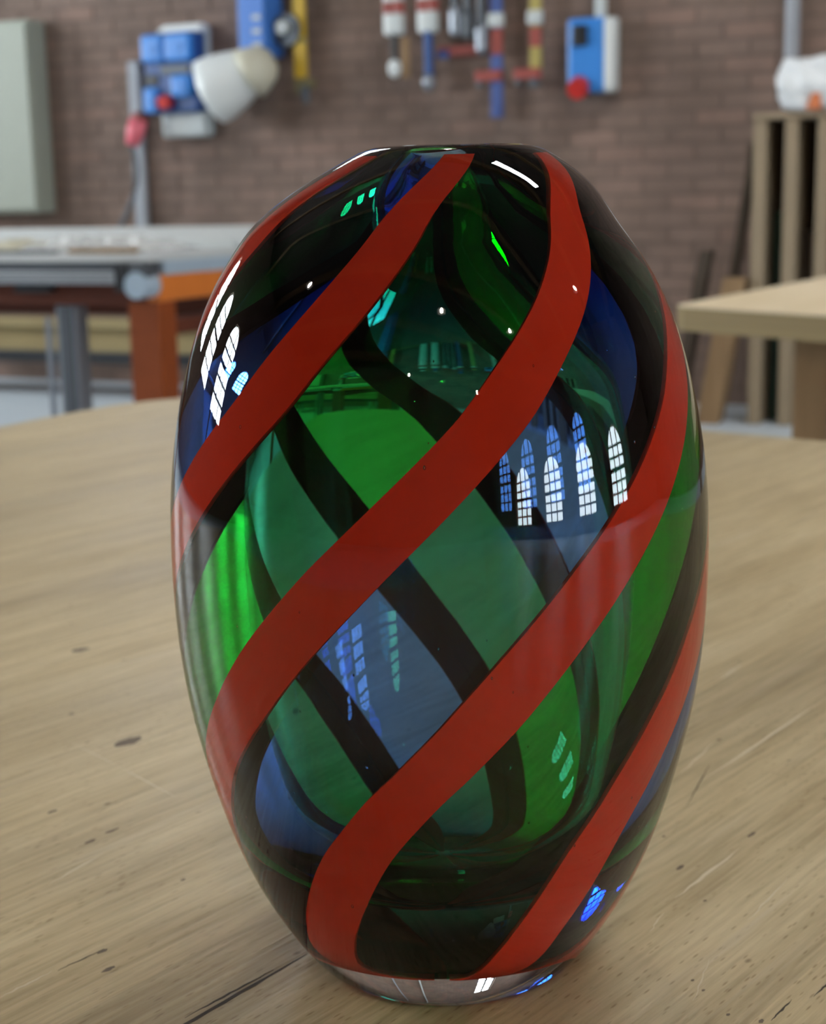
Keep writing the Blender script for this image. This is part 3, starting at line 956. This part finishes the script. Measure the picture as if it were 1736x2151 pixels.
def leaning(name, label, x0, x1, wd, h, lean_x, y, mat, th=0.03):
    """board standing on the floor and leaning sideways against the rack"""
    v = []
    for yy in (y, y + wd):
        v += [(x0, yy, 0), (x0 + th, yy, 0), (x1 + th, yy, h), (x1, yy, h)]
    o = link_mesh(name, v, [(0, 1, 2, 3), (7, 6, 5, 4), (0, 4, 5, 1), (1, 5, 6, 2), (2, 6, 7, 3), (3, 7, 4, 0)], mat)
    tag(o, label, 'board', 'boards leaning on the rack')
leaning('leaning_board', 'tall black-brown board leaning against the side of the rack', -1.775, -1.592, 0.10, 1.25, 0, 7.05, MT['mdf_dark'], 0.03)
leaning('leaning_board', 'short brown board leaning against the rack below the plywood table top', -1.78, -1.665, 0.12, 0.66, 0, 6.90, MT['timber'], 0.10)
leaning('leaning_board', 'dark brown board leaning outermost by the rack', -1.94, -1.80, 0.10, 0.78, 0, 7.0, MT['mdf_dark'], 0.05)
def bag(x, y, z, sx, sy, sz, label, seed):
    """crumpled sack: dented rounded box with a pinched top"""
    r2 = random.Random(seed)
    bm = bmesh.new()
    bmesh.ops.create_icosphere(bm, subdivisions=4, radius=1)
    ph = [r2.uniform(0, 6.3) for _ in range(8)]
    for q in bm.verts:
        p = q.co.copy()
        m_ = max(abs(p.x), abs(p.y), abs(p.z))
        b = p.lerp(p / m_, 0.62)
        d = 1 + 0.05 * math.sin(7 * b.x + 5 * b.z + ph[0]) + 0.04 * math.sin(9 * b.y - 6 * b.z + ph[1]) + 0.035 * math.sin(13 * b.x - 9 * b.y + ph[2]) + 0.02 * math.sin(23 * b.z + 17 * b.x + ph[3])
        q.co = Vector((b.x * sx * d, b.y * sy * d, max(-1.0, b.z * d) * sz))
    me = bpy.data.meshes.new('sack')
    bm.to_mesh(me)
    bm.free()
    me.materials.append(MT['bag'])
    me.polygons.foreach_set('use_smooth', [True] * len(me.polygons))
    t = thing('plastic_sack', label, 'bag', (x, y, z))
    o = bpy.data.objects.new('sack', me)
    C.objects.link(o)
    o.parent = t
    o.location = (0, 0, sz)
    return t
t = bag(-1.30, 7.05, 1.373, 0.165, 0.14, 0.115, 'white crumpled plastic sack with orange print on the end of the rack top', 3)
link_mesh('print_patch', [(0.020, -0.136, 0.005), (0.085, -0.130, 0.005), (0.080, -0.140, 0.075), (0.045, -0.142, 0.07), (0.020, -0.136 + 0.01, 0.005), (0.085, -0.12, 0.005), (0.080, -0.13, 0.075), (0.045, -0.132, 0.07)], [(0, 1, 2, 3), (7, 6, 5, 4), (0, 4, 5, 1), (1, 5, 6, 2), (2, 6, 7, 3), (3, 7, 4, 0)], MT['bag_print'], t)
bpy.data.objects['print_patch'].location = (-0.045, -0.004, 0)

# ------------------------------------------------------------------ plywood table on the right
t = thing('plywood_table', 'pale plywood table with thick edge and wooden legs behind the work table', 'table', (-0.885, 3.225, 0))
d1 = Vector((0.853, -0.522)).normalized()
d2 = Vector((0.095, 0.995)).normalized()
def q2(a, b):
    p = d1 * a + d2 * b
    return (p.x, p.y)
poly = [q2(0.03, 0.0), q2(1.5, 0.0), q2(1.5, 1.6), q2(0.0, 1.6), q2(0.0, 0.03)]
MB().prism(poly, 0.797, 0.80).build('top_veneer', MT['ply'], t)
MB().prism(poly, 0.748, 0.797).build('top_slab', MT['ply_edge'], t)
for a, b in ((0.36, 0.10), (1.38, 0.10), (0.36, 1.45), (1.38, 1.45)):
    p = q2(a, b)
    MB().box(p[0] - 0.035, p[0] + 0.035, p[1] - 0.035, p[1] + 0.035, 0, 0.748, 0.004).build('leg', MT['timber'], t)
pa, pb = q2(0.40, 0.12), q2(1.36, 0.12)
MB().tube([(pa[0], pa[1], 0.70), (pb[0], pb[1], 0.70)], 0.035, 4).build('stretcher', MT['timber'], t)

# ------------------------------------------------------------------ panel saw on the left
t = thing('panel_saw', 'orange framed panel saw with a grey aluminium sliding table', 'saw', (-3.02, 4.40, 0))
MB().box(-2.6, 0.0, 0.0, 1.25, 0.842, 0.870, 0.003).build('table_plate', MT['alu_white'], t)
MB().box(-2.55, -0.02, 0.03, 0.10, 0.795, 0.842).build('slot_channel', MT['steel_dark'], t)
MB().box(-0.02, 0.0, 0.10, 1.25, 0.795, 0.842, 0.002).build('side_skirt', MT['bluegrey'], t)
MB().box(-2.6, -0.12, -0.03, 0.06, 0.770, 0.812, 0.004).build('sliding_rail', MT['alu'], t)
for z in (0.778, 0.790, 0.802):
    MB().box(-2.6, -0.125, -0.033, -0.028, z, z + 0.003).build('rail_groove', MT['steel_dark'], t)
MB().tube([(-0.035, -0.03, 0.765), (-0.035, 0.06, 0.765)], 0.045, 22).build('end_cap', MT['bluegrey'], t)
MB().box(-0.072, 0.0, -0.02, 0.05, 0.765, 0.838, 0.01).build('end_bracket', MT['steel_dark'], t)
MB().box(-0.125, -0.07, -0.025, 0.06, 0.745, 0.835, 0.004).build('end_stop', MT['blk'], t)
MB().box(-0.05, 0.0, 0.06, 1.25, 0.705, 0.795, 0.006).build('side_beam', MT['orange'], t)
MB().box(-2.55, -0.05, 0.07, 0.16, 0.69, 0.765, 0.006).build('front_beam', MT['orange_shade'], t)
MB().box(-2.55, 0.0, 1.15, 1.24, 0.57, 0.66, 0.006).build('rear_beam', MT['orange_shade'], t)
MB().box(-0.12, 0.0, 0.16, 1.2, 0.585, 0.640, 0.006).build('lower_beam', MT['orange_shade'], t)
MB().box(-0.13, 0.0, 0.055, 0.16, 0, 0.705, 0.006).build('leg', MT['orange_dark'], t)
MB().box(-2.5, -2.37, 0.055, 0.16, 0, 0.69, 0.006).build('leg', MT['orange_dark'], t)
MB().box(-0.13, 0.0, 1.12, 1.22, 0, 0.57, 0.006).build('leg', MT['orange_dark'], t)
sp = MB().box(-0.475, -0.385, 0.10, 0.17, 0, 0.69, 0.006).build('support_leg', MT['steel'], t)
MB().box(-0.455, -0.405, 0.094, 0.102, 0, 0.68).build('leg_recess', MT['steel_dark'], sp)
MB().tube([(-0.525, 0.12, 0), (-0.525, 0.12, 0.64)], 0.012, 10).build('brace_rod', MT['steel'], t)
MB().box(-0.60, -0.44, 0.03, 0.075, 0.735, 0.762, 0.008).build('lever', MT['blk'], t)
fe = MB().box(-2.6, -0.10, 0.86, 0.92, 0.0, 0.075, 0.004).build('rip_fence', MT['alu_white'])
fe.location = (-3.02, 4.40, 0.8705)
tag(fe, 'long pale rip fence lying on the panel saw table', 'fence')

def crumple(name, label, x, y, sx, sy, h, seed, mat, cat, group=None):
    r2 = random.Random(seed)
    nx, ny = 26, 14
    v, f = [], []
    hh = [[r2.random() for _ in range(ny + 1)] for _ in range(nx + 1)]
    for i in range(nx + 1):
        for j in range(ny + 1):
            a, b = i / nx * 2 - 1, j / ny * 2 - 1
            e = max(0.0, 1 - (a * a) ** 2) * max(0.0, 1 - (b * b) ** 2)
            v.append((a * sx + r2.uniform(-.01, .01), b * sy + r2.uniform(-.01, .01), 0.003 + h * e * hh[i][j]))
    for i in range(nx):
        for j in range(ny):
            k = i * (ny + 1) + j
            f.append((k, k + ny + 1, k + ny + 2, k + 1))
    o = link_mesh(name, v, f, mat)
    s_ = o.modifiers.new('thickness', 'SOLIDIFY')
    s_.thickness = 0.0015
    s_.offset = 1
    o.location = (x, y, 0.8705)
    tag(o, label, cat, group)
crumple('plastic_film', 'crumpled clear plastic film spread along the middle of the saw table', -3.42, 4.72, 0.30, 0.20, 0.06, 5, MT['film'], 'film')
crumple('wrapping_film', 'crumpled cream wrapping paper on the saw table beside the film', -3.86, 4.78, 0.12, 0.12, 0.045, 8, MT['cream'], 'paper')
for k, (x, y, a, l, m, lab) in enumerate(((-3.62, 4.455, 0.02, 0.34, 'steel_dark', 'grey steel straightedge lying at the front of the saw table'), (-3.25, 4.47, 0.03, 0.26, 'timber', 'narrow brown offcut lying on the saw table'), (-3.2, 5.05, -0.05, 0.28, 'white_g', 'pale offcut strip at the end of the saw table'))):
    o = MB().box(-l / 2, l / 2, -0.025, 0.025, 0, 0.012 + 0.006 * k, 0.002).build('offcut' if k else 'straightedge', MT[m])
    o.location = (x, y, 0.8705)
    o.rotation_euler = (0, 0, a)
    tag(o, lab, 'offcut' if k else 'ruler')

# planks stacked on a low trolley behind the saw
t = thing('plank_trolley', 'low black trolley on castors carrying yellowish planks behind the saw', 'trolley', (-5.2, 7.06, 0))
MB().box(-1.25, 1.25, -0.14, 0.14, 0.185, 0.249, 0.004).build('deck', MT['blk'], t)
for x in (-1.1, 1.1):
    for y in (-0.1, 0.1):
        f_ = MB().box(x - 0.025, x + 0.025, y - 0.02, y + 0.02, 0.07, 0.185).build('castor_fork', MT['steel'], t)
        MB().tube([(x, y - 0.018, 0.045), (x, y + 0.018, 0.045)], 0.045, 16).build('wheel', MT['steel'], f_)
for k in range(4):
    o = MB().box(-1.3, 1.3, -0.11, 0.11, 0, 0.042, 0.003).build('stacked_plank', MT['plank'])
    o.location = (-5.2 + 0.05 * (k % 2), 7.05 + 0.02 * (k % 3), 0.2495 + 0.0425 * k)
    tag(o, ['bottom', 'second from bottom', 'second from top', 'topmost'][k] + ' yellowish plank of the stack on the black trolley behind the saw', 'plank', 'planks stacked behind the saw')
o = MB().box(-0.06, 0.06, -0.10, 0.10, 0, 0.30, 0.01).build('waste_bin', MT['blk'])
o.location = (-3.55, 6.6, 0)
MB().box(-0.066, 0.066, -0.106, 0.106, 0.285, 0.305, 0.004).build('lid', MT['steel_dark'], o)
tag(o, 'small black bin standing on the floor behind the saw', 'bin')
